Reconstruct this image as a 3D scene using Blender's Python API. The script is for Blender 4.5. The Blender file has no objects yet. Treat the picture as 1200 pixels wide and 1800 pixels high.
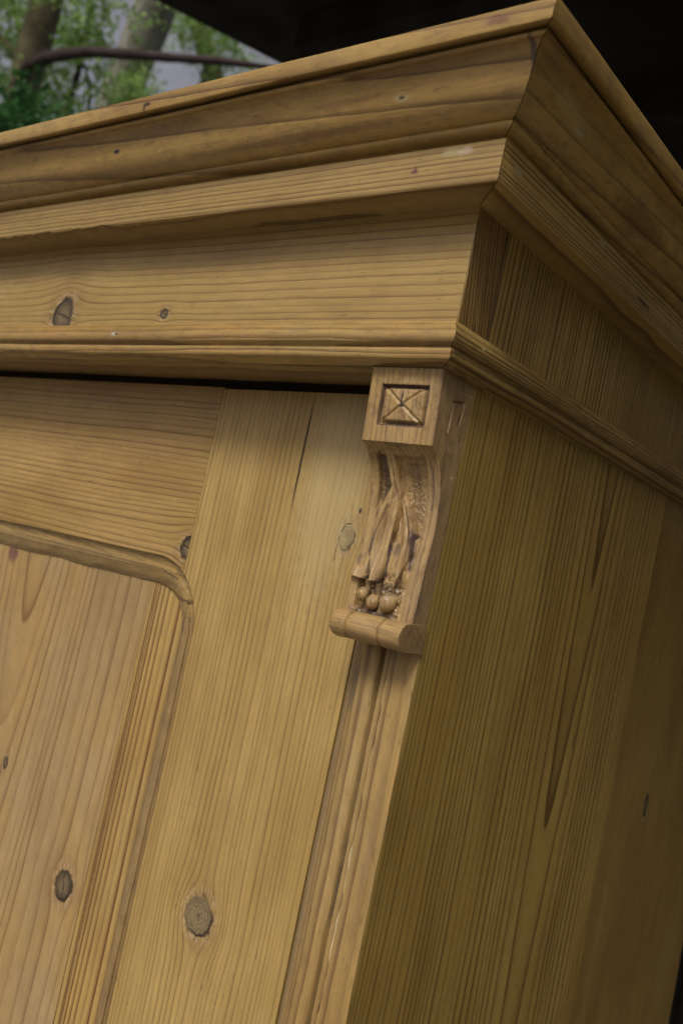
import bpy, math, random
import numpy as np
from mathutils import Vector, Matrix
random.seed(4)
rs = np.random.RandomState(7)
S = bpy.context.scene
COL = S.collection
R = math.radians

# ------------------------------------------------------------------ camera
CAMR = ((0.76913533, 0.60507905, 0.2056944), (0.11569393, 0.18471152, -0.97595931), (-0.62852666, 0.77444238, 0.07206419))
CAMP = Vector((0.41951, -0.607703, -0.217807))
FPX = 1677.8
cd = bpy.data.cameras.new('camera')
cam = bpy.data.objects.new('camera', cd)
COL.objects.link(cam)
m = Matrix([[CAMR[0][i], -CAMR[1][i], -CAMR[2][i]] for i in range(3)]).to_4x4()
m.translation = CAMP
cam.matrix_world = m
cd.sensor_fit = 'VERTICAL'
cd.sensor_height = 36.0
cd.sensor_width = 24.0
cd.lens = FPX / 1800 * 36
cd.clip_start = 0.02
cd.clip_end = 400
cd.dof.use_dof = True
cd.dof.focus_distance = 0.84
cd.dof.aperture_fstop = 6.0
S.camera = cam

# ------------------------------------------------------------------ sky, sun, exposure
SUN_EL, SUN_AZ = R(46), math.atan2(0.25, -0.97)      # azimuth measured from +Y towards +X
w = bpy.data.worlds.new('World')
S.world = w
w.use_nodes = True
nt = w.node_tree
sky = nt.nodes.new('ShaderNodeTexSky')
sky.sky_type = 'NISHITA'
sky.sun_disc = False
sky.sun_elevation = SUN_EL
sky.sun_rotation = SUN_AZ
sky.air_density = 1.0
sky.dust_density = 8.0
sky.ozone_density = 1.0
bg = nt.nodes['Background']
bg.inputs['Strength'].default_value = 0.085
nt.links.new(sky.outputs[0], bg.inputs['Color'])
sl = bpy.data.lights.new('sun', 'SUN')
sl.energy = 2.2
sl.angle = R(16)
sl.color = (1.0, 0.965, 0.89)
so = bpy.data.objects.new('sun', sl)
COL.objects.link(so)
sd = Vector((math.sin(SUN_AZ) * math.cos(SUN_EL), math.cos(SUN_AZ) * math.cos(SUN_EL), math.sin(SUN_EL)))
so.rotation_euler = sd.to_track_quat('Z', 'Y').to_euler()
so.location = (-3, -4, 5)
S.view_settings.view_transform = 'Standard'
S.view_settings.look = 'None'
S.view_settings.gamma = 1
S.view_settings.exposure = -0.08
S.render.resolution_x = 682
S.render.resolution_y = 1024
S.render.engine = 'CYCLES'
GZ = -2.15                                            # ground height

# ------------------------------------------------------------------ node maths
class N:
    """A socket with arithmetic."""
    def __init__(s, t, v): s.t, s.v = t, v
    def op(s, o, *a, clamp=False):
        n = s.t.nodes.new('ShaderNodeMath'); n.operation = o; n.use_clamp = clamp
        for i, x in enumerate((s,) + a):
            if isinstance(x, N): s.t.links.new(x.v, n.inputs[i])
            else: n.inputs[i].default_value = x
        return N(s.t, n.outputs[0])
    def __add__(s, o): return s.op('ADD', o)
    def __radd__(s, o): return s.op('ADD', o)
    def __sub__(s, o): return s.op('SUBTRACT', o)
    def __rsub__(s, o): return (s * -1.0) + o
    def __mul__(s, o): return s.op('MULTIPLY', o)
    def __rmul__(s, o): return s.op('MULTIPLY', o)
    def __truediv__(s, o): return s.op('DIVIDE', o)
    def __pow__(s, o): return s.op('POWER', o)
    def sstep(s, a, b, lo=0.0, hi=1.0):
        n = s.t.nodes.new('ShaderNodeMapRange'); n.interpolation_type = 'SMOOTHSTEP'
        s.t.links.new(s.v, n.inputs[0])
        for i, x in enumerate((a, b, lo, hi)): n.inputs[i + 1].default_value = x
        return N(s.t, n.outputs[0])
def combine(t, x, y, z):
    n = t.nodes.new('ShaderNodeCombineXYZ')
    for i, q in enumerate((x, y, z)):
        if isinstance(q, N): t.links.new(q.v, n.inputs[i])
        else: n.inputs[i].default_value = q
    return N(t, n.outputs[0])
def noise(t, vec, scale=1.0, detail=2.0, rough=0.5, dim='3D'):
    n = t.nodes.new('ShaderNodeTexNoise'); n.noise_dimensions = dim
    n.inputs['Scale'].default_value = scale; n.inputs['Detail'].default_value = detail; n.inputs['Roughness'].default_value = rough
    if dim == '1D': t.links.new(vec.v, n.inputs['W'])
    else: t.links.new(vec.v, n.inputs['Vector'])
    return N(t, n.outputs[0])
def mix(t, f, a, b, mode='MIX'):
    n = t.nodes.new('ShaderNodeMix'); n.data_type = 'RGBA'; n.blend_type = mode; n.clamp_factor = True
    for i, x in ((0, f), (6, a), (7, b)):
        if isinstance(x, N): t.links.new(x.v, n.inputs[i])
        elif i == 0: n.inputs[0].default_value = x
        else: n.inputs[i].default_value = (*x, 1)
    return N(t, n.outputs[2])

PALE = (0.43, 0.292, 0.104)
LATE = (0.100, 0.050, 0.018)
def wood(name, u0=0.3, w0=0.02, tu=0.0, tw=0.0, sp=0.004, knots=(), spots=(), base=PALE, late=LATE, amt=0.75,
         wav=1.0, seed=0.0, rough=0.37, grime=0.25, sharp=4.0, slits=(), fine=1.0, vary=0.6, tone=(0.40, 0.272, 0.085), relief=1.0, segs=(), patina=0.0, coat=0.5):
    """Solid pine: rings round a pith line at (u0,w0), tilted by (tu,tw) along the grain; knots push the rings aside.
    knots: (u, v, radius, stretch, darkness)  spots: (u, v, ru, rv, colour, amount)  slits: (u, v0, v1, half width)"""
    mat = bpy.data.materials.new(name); mat.use_nodes = True
    t = mat.node_tree
    at = t.nodes.new('ShaderNodeAttribute'); at.attribute_name = 'grain'
    sx = t.nodes.new('ShaderNodeSeparateXYZ'); t.links.new(at.outputs['Vector'], sx.inputs[0])
    u, v, ww = (N(t, o) for o in sx.outputs)
    us, vs, ws = u + seed * 1.7, v + seed * 3.1, ww + seed
    lowv = combine(t, us * 9.0, vs * 1.6, ws * 9.0)
    n1 = noise(t, lowv, 1.0, 2.0, 0.5) - 0.5
    midv = combine(t, us * 34.0, vs * 9.0, ws * 34.0)
    n2 = noise(t, midv, 1.0, 3.0, 0.55) - 0.5
    uu = u + n1 * (0.011 * wav) + n2 * (0.0022 * wav)
    kmask = None; kring = None; kdk = None; kpale = None; halo = None; kdark = None
    for (ku, kv, kr, el, kd) in knots:
        wob = noise(t, combine(t, us * 260.0, vs * 200.0, ws * 30.0), 1.0, 2.0, 0.6) - 0.5
        a = u - ku; b = (v - kv) / el
        r2 = a * a + b * b
        rr = r2 ** 0.5
        kw = noise(t, combine(t, a * (1.1 / kr), b * (1.1 / kr), ku * 50.0), 1.0, 3.0, 0.65) - 0.5
        rw = rr + kw * (kr * 0.75) + wob * (kr * 0.2)
        # ring deflection, fading with distance
        fade = (r2 / (-(kr * 3.6) ** 2)).op('EXPONENT')
        uu = uu - a * (kr * kr * 1.15) / (r2 + kr * kr * 0.12) * fade
        mk = rw.sstep(kr * 1.02, kr * 0.93)
        rg = ((rw + wob * kr * 0.25) / (kr * 0.17)).op('FRACT').sstep(0.1, 0.95) * mk
        hl = rw.sstep(kr * 2.3, kr * 0.95)
        side = ((a * 0.75 - b * 0.65) / (rr + 1e-5)).sstep(-0.15, 0.75, 0.12, 1.0)
        cr = (rw - kr * 0.97).op('ABSOLUTE').sstep(kr * 0.17, kr * 0.03) * side
        pale = rw.sstep(kr * 1.75, kr * 1.15) * rw.sstep(kr * 0.95, kr * 1.05) * noise(t, combine(t, us * 350.0, vs * 130.0, ws), 1.0, 2.0, 0.6).sstep(0.42, 0.6)
        pith = rr.sstep(kr * 0.2, 0.0) * 0.6
        pith = pith.op('MAXIMUM', ((a + b * 0.25 + wob * kr * 0.3).op('ABSOLUTE') / kr).sstep(0.09, 0.03) * (rr / kr).sstep(0.9, 0.5) * kd * kd)
        dk = (rr.sstep(kr * 0.2, kr * 1.0, 0.35, 1.0)) * kd * mk
        # short dark wisps standing off the knot along the grain
        wsp = noise(t, combine(t, us * 330.0, vs * 60.0, ws), 1.0, 2.0, 0.6).sstep(0.5, 0.62) * (b.op('ABSOLUTE') / kr).sstep(0.5, 1.0) * rw.sstep(kr * 2.0, kr * 1.05) * (1.0 - mk) * (a.op('ABSOLUTE') / kr).sstep(1.2, 0.4)
        kmask = mk if kmask is None else kmask.op('MAXIMUM', mk)
        kdk = dk if kring is None else kdk.op('MAXIMUM', dk)
        kring = rg if kring is None else kring.op('MAXIMUM', rg)
        kpale = pale if kpale is None else kpale.op('MAXIMUM', pale)
        halo = hl if halo is None else halo.op('MAXIMUM', hl)
        cr = cr.op('MAXIMUM', wsp * 0.55).op('MAXIMUM', pith)
        kdark = cr if kdark is None else kdark.op('MAXIMUM', cr)
    p = uu - u0 + v * tu
    q = ww - w0 + v * tw
    rad = (p * p + q * q) ** 0.5
    rad = rad + (noise(t, rad * (1.0 / (sp * 7.0)) + seed, 1.0, 1.0, 0.5, '1D') - 0.5) * (sp * 3.5 * vary)
    x = rad / sp
    idx = x.op('FLOOR')
    fr = x.op('FRACT')
    jit = noise(t, idx * 3.77 + seed, 1.0, 0.0, 0.5, '1D').sstep(0.3, 0.62, 0.40, 1.0)
    band = ((fr ** sharp) * fr.sstep(1.0, 0.93) * 1.7).op('MINIMUM', 1.0)
    fib = noise(t, combine(t, us * 900.0, vs * 26.0, ws * 900.0), 1.0, 3.0, 0.6)
    fib2 = noise(t, combine(t, us * 260.0, vs * 12.0, ws * 260.0), 1.0, 2.0, 0.5)
    blot = noise(t, combine(t, us * 11.0, vs * 5.0, ws * 11.0), 1.0, 3.0, 0.55)
    mott = noise(t, combine(t, us * 60.0, vs * 45.0, ws * 60.0), 1.0, 4.0, 0.65)
    line = band * jit * amt * fib2.sstep(0.2, 0.5, 0.7, 1.0)
    if kmask is not None: line = line * (1.0 - kmask * 0.95)
    col = mix(t, blot.sstep(0.35, 0.7), base, tone)
    wax = noise(t, combine(t, us * 16.0 + 3.0, vs * 4.0 + 7.0, ws * 16.0), 1.0, 4.0, 0.6)
    col = mix(t, wax.sstep(0.46, 0.70) * 0.68, col, tuple(c * k for c, k in zip(base, (0.62, 0.55, 0.45))))
    col = mix(t, wax.sstep(0.46, 0.30) * 0.35, col, tuple(min(1, c * k) for c, k in zip(base, (1.22, 1.27, 1.4))))
    col = mix(t, mott.sstep(0.3, 0.75, 0.0, 0.30), col, tuple(c * 0.62 for c in base))
    col = mix(t, fib.sstep(0.35, 0.7, 0.0, 0.46 * fine), col, tuple(c * 0.55 for c in base))
    if halo is not None: col = mix(t, halo * mott.sstep(0.3, 0.6) * 0.75, col, (0.27, 0.155, 0.06))
    col = mix(t, line, col, late)
    # short dark pore flecks along the grain
    fl = noise(t, combine(t, us * 420.0, vs * 75.0, ws * 420.0), 1.0, 1.0, 0.5).sstep(0.73, 0.79)
    col = mix(t, fl * 0.45 * fine, col, (0.07, 0.035, 0.014))
    gr = noise(t, combine(t, us * 22.0 + 5.0, vs * 14.0, ws * 22.0), 1.0, 5.0, 0.7).sstep(0.60, 0.78)
    col = mix(t, gr * grime, col, (0.10, 0.062, 0.04))
    dark = None
    if kmask is not None:
        col = mix(t, kpale * 0.5, col, (0.50, 0.40, 0.24))
        kc = mix(t, kdk, (0.31, 0.235, 0.125), (0.060, 0.040, 0.024))
        kl = mix(t, kdk, (0.15, 0.105, 0.052), (0.022, 0.014, 0.009))
        col = mix(t, kmask, col, kc)
        col = mix(t, kring * 0.9, col, kl)
        col = mix(t, kdark * 0.85, col, (0.018, 0.011, 0.007))
    for (su, sv, ru, rv, c, am) in spots:
        wb = noise(t, combine(t, us * 130.0, vs * 110.0, ws), 1.0, 3.0, 0.6) - 0.5
        d = (((u - su) / ru) ** 2.0 + ((v - sv) / rv) ** 2.0) ** 0.5 + wb * 0.9
        col = mix(t, d.sstep(1.25, 0.45) * am, col, c)
    if patina:
        pa = noise(t, combine(t, us * 150.0, vs * 55.0, ws * 150.0), 1.0, 4.0, 0.7)
        col = mix(t, pa.sstep(0.50, 0.66) * patina, col, (0.10, 0.062, 0.035))
        col = mix(t, pa.sstep(0.42, 0.30) * patina * 0.5, col, (0.52, 0.40, 0.24))
        pb = noise(t, combine(t, us * 60.0 + 9, vs * 30.0, ws * 60.0), 1.0, 3.0, 0.6)
        col = mix(t, pb.sstep(0.52, 0.68) * patina * 0.8, col, (0.19, 0.125, 0.085))
    for (x0, z0, x1, z1, hw, c, am) in segs:
        dx, dz = x1 - x0, z1 - z0; L2 = dx * dx + dz * dz
        a = u - x0; b = v - z0
        k = ((a * dx + b * dz) * (1.0 / L2)).op('MAXIMUM', 0.0).op('MINIMUM', 1.0)
        ex = a - k * dx; ez = b - k * dz
        wb = noise(t, combine(t, u * 300.0, v * 300.0, 0.0), 1.0, 2.0, 0.6) - 0.5
        d = (ex * ex + ez * ez) ** 0.5 + wb * hw * 1.3
        col = mix(t, d.sstep(hw, hw * 0.35) * am, col, c)
    for (su, v0, v1, hw) in slits:
        wb = (noise(t, combine(t, 0.0, v * 60.0, 0.0), 1.0, 3.0, 0.6) - 0.5) * 0.0022
        dv = (v - (v0 + v1) / 2).op('ABSOLUTE').sstep(abs(v1 - v0) / 2, abs(v1 - v0) * 0.2)
        d = ((u - su) + wb).op('ABSOLUTE') / (dv * hw + 1e-5)
        mk = d.sstep(1.0, 0.5)
        col = mix(t, mk * 0.93, col, (0.012, 0.008, 0.005))
        dark = mk if dark is None else dark.op('MAXIMUM', mk)
    bs = t.nodes['Principled BSDF']
    t.links.new(col.v, bs.inputs['Base Color'])
    rg = mott.sstep(0.3, 0.7, rough - 0.07, rough + 0.12) + line * 0.08
    t.links.new(rg.v, bs.inputs['Roughness'])
    bs.inputs['Specular IOR Level'].default_value = 0.45
    bs.inputs['Coat Weight'].default_value = coat; bs.inputs['Coat Roughness'].default_value = 0.24; bs.inputs['Coat IOR'].default_value = 1.45
    h = line * -0.7 + fib * 0.30 + mott * 0.35 + fl * -0.4
    if kmask is not None: h = h + kring * 0.5 - kdark * 1.5
    if dark is not None: h = h - dark * 2.0
    bu = t.nodes.new('ShaderNodeBump'); bu.inputs['Strength'].default_value = min(1.0, 0.75 * relief); bu.inputs['Distance'].default_value = 0.0006
    t.links.new(h.v, bu.inputs['Height']); t.links.new(bu.outputs[0], bs.inputs['Normal'])
    return mat

def plain(name, color, rough=0.7, vary=0.25, scale=8.0, bump=0.0, spec=0.3):
    mat = bpy.data.materials.new(name); mat.use_nodes = True; t = mat.node_tree
    tc = t.nodes.new('ShaderNodeTexCoord'); vec = N(t, tc.outputs['Object'])
    n = noise(t, vec, scale, 5.0, 0.6)
    col = mix(t, n.sstep(0.3, 0.7), tuple(c * (1 - vary) for c in color), tuple(min(1, c * (1 + vary)) for c in color))
    bs = t.nodes['Principled BSDF']
    t.links.new(col.v, bs.inputs['Base Color']); bs.inputs['Roughness'].default_value = rough
    bs.inputs['Specular IOR Level'].default_value = spec
    if bump:
        b = t.nodes.new('ShaderNodeBump'); b.inputs['Strength'].default_value = 0.6; b.inputs['Distance'].default_value = bump
        t.links.new(n.v, b.inputs['Height']); t.links.new(b.outputs[0], bs.inputs['Normal'])
    return mat

# ------------------------------------------------------------------ mesh helpers
def link(name, me, mat, parent=None, label=None, smooth=35.0):
    me.materials.append(mat)
    me.polygons.foreach_set('use_smooth', [True] * len(me.polygons))
    if smooth is not None:
        try: me.set_sharp_from_angle(angle=R(smooth))
        except Exception: pass
    o = bpy.data.objects.new(name, me); COL.objects.link(o)
    if parent is not None:
        o.parent = parent
        q = parent; off = Vector((0, 0, 0))
        while q is not None: off += q.location; q = q.parent
        o.location = -off
    if label: o['label'] = label
    if smooth is not None:
        wn = o.modifiers.new('wn', 'WEIGHTED_NORMAL'); wn.keep_sharp = True; wn.weight = 60
    return o
def setgrain(me, g):
    a = me.attributes.new('grain', 'FLOAT_VECTOR', 'POINT')
    a.data.foreach_set('vector', np.asarray(g, dtype=np.float32).ravel())
def mesh(name, V, F, grain=None):
    me = bpy.data.meshes.new(name)
    me.from_pydata([tuple(map(float, p)) for p in V], [], [tuple(map(int, f)) for f in F])
    if grain is not None: setgrain(me, grain)
    me.update()
    return me
class Wob:
    """smooth 1-D noise, sum of sines"""
    def __init__(s, amp, f0=8.0, n=6):
        s.f = f0 * (1.7 ** np.arange(n)) * (0.8 + 0.4 * rs.rand(n)); s.p = rs.rand(n) * 6.28; s.a = amp * 0.75 ** np.arange(n)
    def __call__(s, x):
        x = np.asarray(x, float)
        return (s.a * np.sin(x[..., None] * s.f + s.p)).sum(-1)
def wobble(k, amp, f0=10.0): return [Wob(amp, f0) for _ in range(k)]
def roundpoly(pts, rad, seg=3):
    """round the corners of a closed polygon; rad may be a list"""
    out = []
    n = len(pts)
    for i in range(n):
        p0, p1, p2 = (np.array(pts[(i + k) % n], float) for k in (-1, 0, 1))
        r = rad[i] if isinstance(rad, (list, tuple)) else rad
        a, b = p0 - p1, p2 - p1
        la, lb = np.linalg.norm(a), np.linalg.norm(b)
        r = min(r, la * 0.45, lb * 0.45)
        if r < 1e-6: out.append(p1); continue
        pa, pb = p1 + a / la * r, p1 + b / lb * r
        for k in range(seg + 1):
            s = k / seg
            out.append((1 - s) ** 2 * pa + 2 * s * (1 - s) * p1 + s * s * pb)
    return np.array(out)
def sweep(name, sec, ts, place, grainf, mat, parent=None, wob=0.0003, wf=12.0, label=None, endround=0.0, smooth=35.0, tweak=None):
    """sec: closed 2-D section (k,2); ts: stations; place(sec2d, t) -> (k,3) world points"""
    k = len(sec); n = len(ts)
    # low-frequency perturbation shared by neighbouring section points
    wb1, wb2 = Wob(wob, wf), Wob(wob, wf)
    ph = np.arange(k) / k * 6.28
    V = []; ctr = sec.mean(0)
    for j, tt in enumerate(ts):
        s = sec.copy()
        d1 = wb1(np.full(k, tt) + 0.07 * np.sin(ph)); d2 = wb2(np.full(k, tt) + 0.07 * np.cos(ph))
        s = s + np.stack([d1, d2], 1)
        if endround and (j == 0 or j == n - 1):
            d = s - ctr; L = np.linalg.norm(d, axis=1, keepdims=True); s = ctr + d * (1 - endround / np.maximum(L, endround * 1.01))
        if tweak: s = tweak(s, tt)
        V.append(place(s, tt))
    V = np.concatenate(V)
    F = []
    for j in range(n - 1):
        for i in range(k):
            a, b = j * k + i, j * k + (i + 1) % k
            F.append((a, b, b + k, a + k))
    F.append(tuple(range(k))[::-1]); F.append(tuple(range((n - 1) * k, n * k)))
    me = mesh(name, V, F, [grainf(p) for p in V])
    me.validate()
    import bmesh
    bm = bmesh.new(); bm.from_mesh(me); bmesh.ops.recalc_face_normals(bm, faces=bm.faces); bm.to_mesh(me); bm.free()
    return link(name, me, mat, parent, label, smooth)
def board(name, lo, hi, axis, mat, parent, grain, rad=0.0012, wob=0.00025, er=0.0008, label=None, step=0.012, skew=None):
    """a board between two corners, its grain running along axis"""
    o = [i for i in range(3) if i != axis]
    sec = roundpoly([(lo[o[0]], lo[o[1]]), (hi[o[0]], lo[o[1]]), (hi[o[0]], hi[o[1]]), (lo[o[0]], hi[o[1]])], rad, 3)
    L = hi[axis] - lo[axis]
    ts = np.concatenate([[lo[axis], lo[axis] + er], np.linspace(lo[axis] + er, hi[axis] - er, max(2, int(L / step)))[1:-1], [hi[axis] - er, hi[axis]]])
    def place(s, tt):
        P = np.zeros((len(s), 3)); P[:, o[0]] = s[:, 0]; P[:, o[1]] = s[:, 1]; P[:, axis] = tt
        if skew: P = skew(P)
        return P
    return sweep(name, sec, ts, place, grain, mat, parent, wob, 12.0, label, er)
gX = lambda p: (p[2], p[0], p[1])          # grain along X: u=z v=x w=y
gXz = lambda p: (p[1], p[0], p[2])
gZ = lambda p: (p[0], p[2], p[1])          # grain along Z, seen from the front: u=x
gZs = lambda p: (p[1], p[2], p[0])         # grain along Z, seen from the side: u=y
gY = lambda p: (p[2], p[1], p[0])          # grain along Y, seen from the side: u=z

def thing(name, label, cat, loc):
    o = bpy.data.objects.new(name, None); COL.objects.link(o); o.location = loc
    o['label'] = label; o['category'] = cat
    o.empty_display_size = 0.1
    return o
def sub(name, parent, loc=(0, 0, 0), label=None):
    o = bpy.data.objects.new(name, None); COL.objects.link(o); o.parent = parent; o.location = loc
    if label: o['label'] = label
    return o

# ------------------------------------------------------------------ materials
G_FILL = (0.42, 0.36, 0.19)
M_cyma = wood('pine_crown', patina=0.28, base=(0.49, 0.325, 0.112), tone=(0.50, 0.315, 0.090), u0=0.42, w0=-0.05, tu=0.05, sp=0.021, amt=0.8, seed=1.3, wav=1.2, sharp=7, grime=0.35,
              spots=((0.1585, -0.047, 0.0035, 0.008, G_FILL, 0.8), (0.1588, -0.047, 0.0014, 0.003, (0.03, 0.02, 0.01), 0.9),
                     (0.160, -0.402, 0.0028, 0.006, (0.16, 0.14, 0.11), 0.9), (0.160, -0.402, 0.0015, 0.0035, (0.015, 0.01, 0.008), 0.95),
                     (0.187, -0.336, 0.0022, 0.005, (0.03, 0.012, 0.012), 0.9), (0.185, -0.34, 0.004, 0.002, (0.03, 0.012, 0.012), 0.8),
                     (0.188, 0.045, 0.004, 0.012, (0.17, 0.07, 0.06), 0.7), (0.1710, 0.0665, 0.0100, 0.0030, (0.05, 0.035, 0.045), 0.8),
                     (0.163, -0.10, 0.003, 0.05, (0.25, 0.13, 0.05), 0.5), (0.1455, -0.16, 0.003, 0.13, (0.20, 0.10, 0.05), 0.55), (0.171, -0.33, 0.005, 0.07, (0.16, 0.10, 0.05), 0.5), (0.177, 0.0, 0.003, 0.06, (0.22, 0.14, 0.07), 0.4)))
M_cymas = wood('pine_crown_side', patina=0.34, u0=0.36, w0=0.16, tu=-0.05, sp=0.019, amt=0.75, seed=4.1, wav=1.4, sharp=6, grime=0.5, base=(0.54, 0.365, 0.115), tone=(0.50, 0.31, 0.085),
               spots=((0.1575, 0.016, 0.003, 0.009, G_FILL, 0.75), (0.165, -0.01, 0.007, 0.03, (0.55, 0.42, 0.18), 0.35), (0.150, 0.16, 0.010, 0.06, (0.12, 0.05, 0.02), 0.55)))
M_fascia = wood('pine_fascia', patina=0.1, u0=0.30, w0=0.0, sp=0.0044, amt=0.72, seed=2.2, wav=0.8, sharp=3.2, grime=0.15,
                spots=((0.1228, -0.009, 0.0042, 0.010, G_FILL, 0.8), (0.1225, 0.003, 0.004, 0.007, (0.62, 0.50, 0.42), 0.5),
                       (0.1110, -0.042, 0.0022, 0.004, (0.13, 0.05, 0.06), 0.85), (0.113, -0.041, 0.0035, 0.0012, (0.13, 0.05, 0.06), 0.85)))
M_fascias = wood('pine_fascia_side', u0=0.31, w0=0.0, sp=0.0040, amt=0.9, seed=5.2, wav=0.8, sharp=2.6, grime=0.3, base=(0.54, 0.36, 0.115),
                 spots=((0.1140, -0.015, 0.0030, 0.007, G_FILL, 0.8), (0.1225, 0.143, 0.0035, 0.008, G_FILL, 0.7), (0.108, 0.25, 0.002, 0.02, (0.04, 0.02, 0.01), 0.8)))
M_frieze = wood('pine_frieze', u0=0.42, w0=0.02, sp=0.0072, amt=0.62, seed=3.3, wav=0.85, sharp=5, grime=0.12,
                knots=((0.013, -0.531, 0.0200, 0.95, 0.9), (0.0125, -0.355, 0.0052, 1.2, 0.85)))
M_friezes = wood('pine_frieze_side', u0=-0.22, w0=0.02, sp=0.0070, tu=-0.02, amt=0.9, seed=6.4, wav=0.6, sharp=2.6, base=(0.52, 0.355, 0.105), late=(0.10, 0.045, 0.012), segs=((0.0490, 0.12, 0.0486, -0.02, 0.0009, (0.02, 0.014, 0.01), 0.95),), slits=((0.472, 0.075, 0.02, 0.0016),))
M_friezec = wood('pine_frieze_corner', u0=-0.22, w0=0.02, sp=0.0042, tu=0.16, amt=0.95, seed=8.4, wav=0.7, sharp=2.2, base=(0.36, 0.22, 0.07), slits=((0.026, 0.012, -0.01, 0.0012),))
M_low = wood('pine_lower_moulding', patina=0.3, u0=0.05, w0=0.05, sp=0.0062, amt=0.85, seed=9.1, wav=2.2, sharp=3.2, grime=0.35, tone=(0.46, 0.27, 0.09),
             spots=((-0.011, -0.42, 0.0020, 0.005, (0.5, 0.5, 0.45), 0.8), (-0.011, -0.416, 0.0012, 0.003, (0.01, 0.01, 0.01), 0.9)))
M_lows = wood('pine_lower_moulding_side', patina=0.4, u0=0.07, w0=0.05, sp=0.0042, amt=0.95, seed=10.1, wav=1.6, sharp=2.4, grime=0.5, base=(0.48, 0.32, 0.10),
              spots=((-0.010, 0.035, 0.002, 0.004, G_FILL, 0.8), (-0.012, 0.115, 0.002, 0.004, G_FILL, 0.8)))
M_rail = wood('pine_door_rail', u0=0.16, w0=0.10, sp=0.0066, tu=0.012, amt=0.68, seed=11.7, wav=1.1, sharp=4.5, grime=0.12,
              knots=((-0.216, -0.326, 0.0125, 1.0, 1.0),), base=(0.46, 0.30, 0.115))
M_stile = wood('pine_door_stile', u0=-0.62, w0=0.10, sp=0.0064, amt=0.52, seed=12.9, wav=1.25, sharp=3.6, grime=0.05, vary=0.9,
               knots=((-0.203, -0.551, 0.0175, 1.05, 0.30), (-0.1225, -0.177, 0.0090, 1.35, 0.25)),
               slits=((-0.197, -0.045, -0.165, 0.0013), (-0.108, -0.225, -0.262, 0.0012)),
               segs=((-0.1300, -0.1720, -0.1262, -0.1645, 0.0007, (0.03, 0.02, 0.015), 0.9), (-0.1262, -0.1645, -0.1205, -0.1635, 0.0007, (0.03, 0.02, 0.015), 0.9), (-0.1312, -0.1770, -0.1325, -0.2010, 0.0006, (0.03, 0.02, 0.015), 0.85)),
               spots=((-0.150, -0.13, 0.045, 0.12, (0.50, 0.40, 0.21), 0.5), (-0.1133, -0.1507, 0.0018, 0.003, (0.02, 0.02, 0.03), 0.9),), base=(0.50, 0.348, 0.128))  # wide pale spot is waxed sheen painted into the colour beside the bracket
M_panel = wood('pine_panel', u0=-0.60, w0=0.12, sp=0.0135, tw=0.07, vary=1.2, amt=0.8, base=(0.40, 0.285, 0.135), tone=(0.44, 0.28, 0.105), seed=14.0, wav=1.2, sharp=6, grime=0.18,
               knots=((-0.4185, -0.601, 0.0148, 1.15, 0.95), (-0.571, -0.510, 0.005, 1.5, 0.9)), late=(0.15, 0.075, 0.03),
               spots=((-0.655, -0.266, 0.012, 0.014, (0.13, 0.06, 0.06), 0.8),))
M_panel2 = wood('pine_panel_strip', u0=-0.9, w0=0.09, sp=0.0086, amt=1.0, segs=((-0.3735, -0.25, -0.3750, -0.9, 0.0012, (0.08, 0.035, 0.02), 0.8),), seed=15.5, wav=0.45, sharp=2.3, grime=0.05, vary=0.5,
                base=(0.46, 0.325, 0.125), tone=(0.50, 0.33, 0.105), late=(0.14, 0.055, 0.018))
DK = (0.05, 0.03, 0.02)
MSEG = ((-0.345, -0.270, -0.310, -0.2700, 0.0009, DK, 0.8), (-0.3120, -0.2725, -0.3150, -0.335, 0.0009, DK, 0.85), (-0.62, -0.2410, -0.362, -0.2430, 0.0008, DK, 0.75), (-0.362, -0.2430, -0.335, -0.2500, 0.0009, DK, 0.85), (-0.3040, -0.2690, -0.3130, -0.2720, 0.0013, DK, 0.85))
M_mouldh = wood('pine_panel_moulding_top', segs=tuple((b, a, d, c, h, k, m_) for a, b, c, d, h, k, m_ in MSEG), u0=-0.6, w0=0.3, sp=0.011, amt=0.6, seed=26.5, wav=1.2, sharp=4, grime=0.6, base=(0.36, 0.25, 0.105), tone=(0.40, 0.27, 0.10), patina=0.3)
M_mould = wood('pine_panel_moulding', segs=MSEG, u0=-0.5, w0=0.3, sp=0.012, amt=0.5, seed=16.5, wav=1.2, sharp=4, grime=0.6, base=(0.33, 0.225, 0.10), tone=(0.37, 0.25, 0.10), patina=0.35)
M_post = wood('pine_corner_strip', u0=-0.16, w0=0.075, sp=0.0105, amt=0.75, seed=17.5, wav=1.6, sharp=3, grime=0.35, base=(0.42, 0.292, 0.120), tone=(0.45, 0.285, 0.095), late=(0.14, 0.075, 0.032), relief=1.8, patina=0.2,
              spots=((-0.0478, -1.2, 0.0014, 2.0, (0.10, 0.105, 0.10), 0.85), (-0.0372, -0.47, 0.0011, 0.09, (0.62, 0.54, 0.36), 0.8), (-0.0388, -0.35, 0.0009, 0.06, (0.03, 0.02, 0.015), 0.8),
                     (-0.0845, -1.2, 0.0045, 2.0, (0.20, 0.15, 0.10), 0.65), (-0.0395, -0.565, 0.0014, 0.006, (0.01, 0.01, 0.01), 0.9), (-0.020, -0.42, 0.004, 0.07, (0.24, 0.16, 0.085), 0.5), (-0.075, -0.30, 0.006, 0.03, (0.12, 0.10, 0.08), 0.7), (-0.060, -0.30, 0.004, 0.05, (0.18, 0.11, 0.055), 0.5)))  # groove stripe is grey paint; cove stripe puts the profile's shade into the colour
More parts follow.
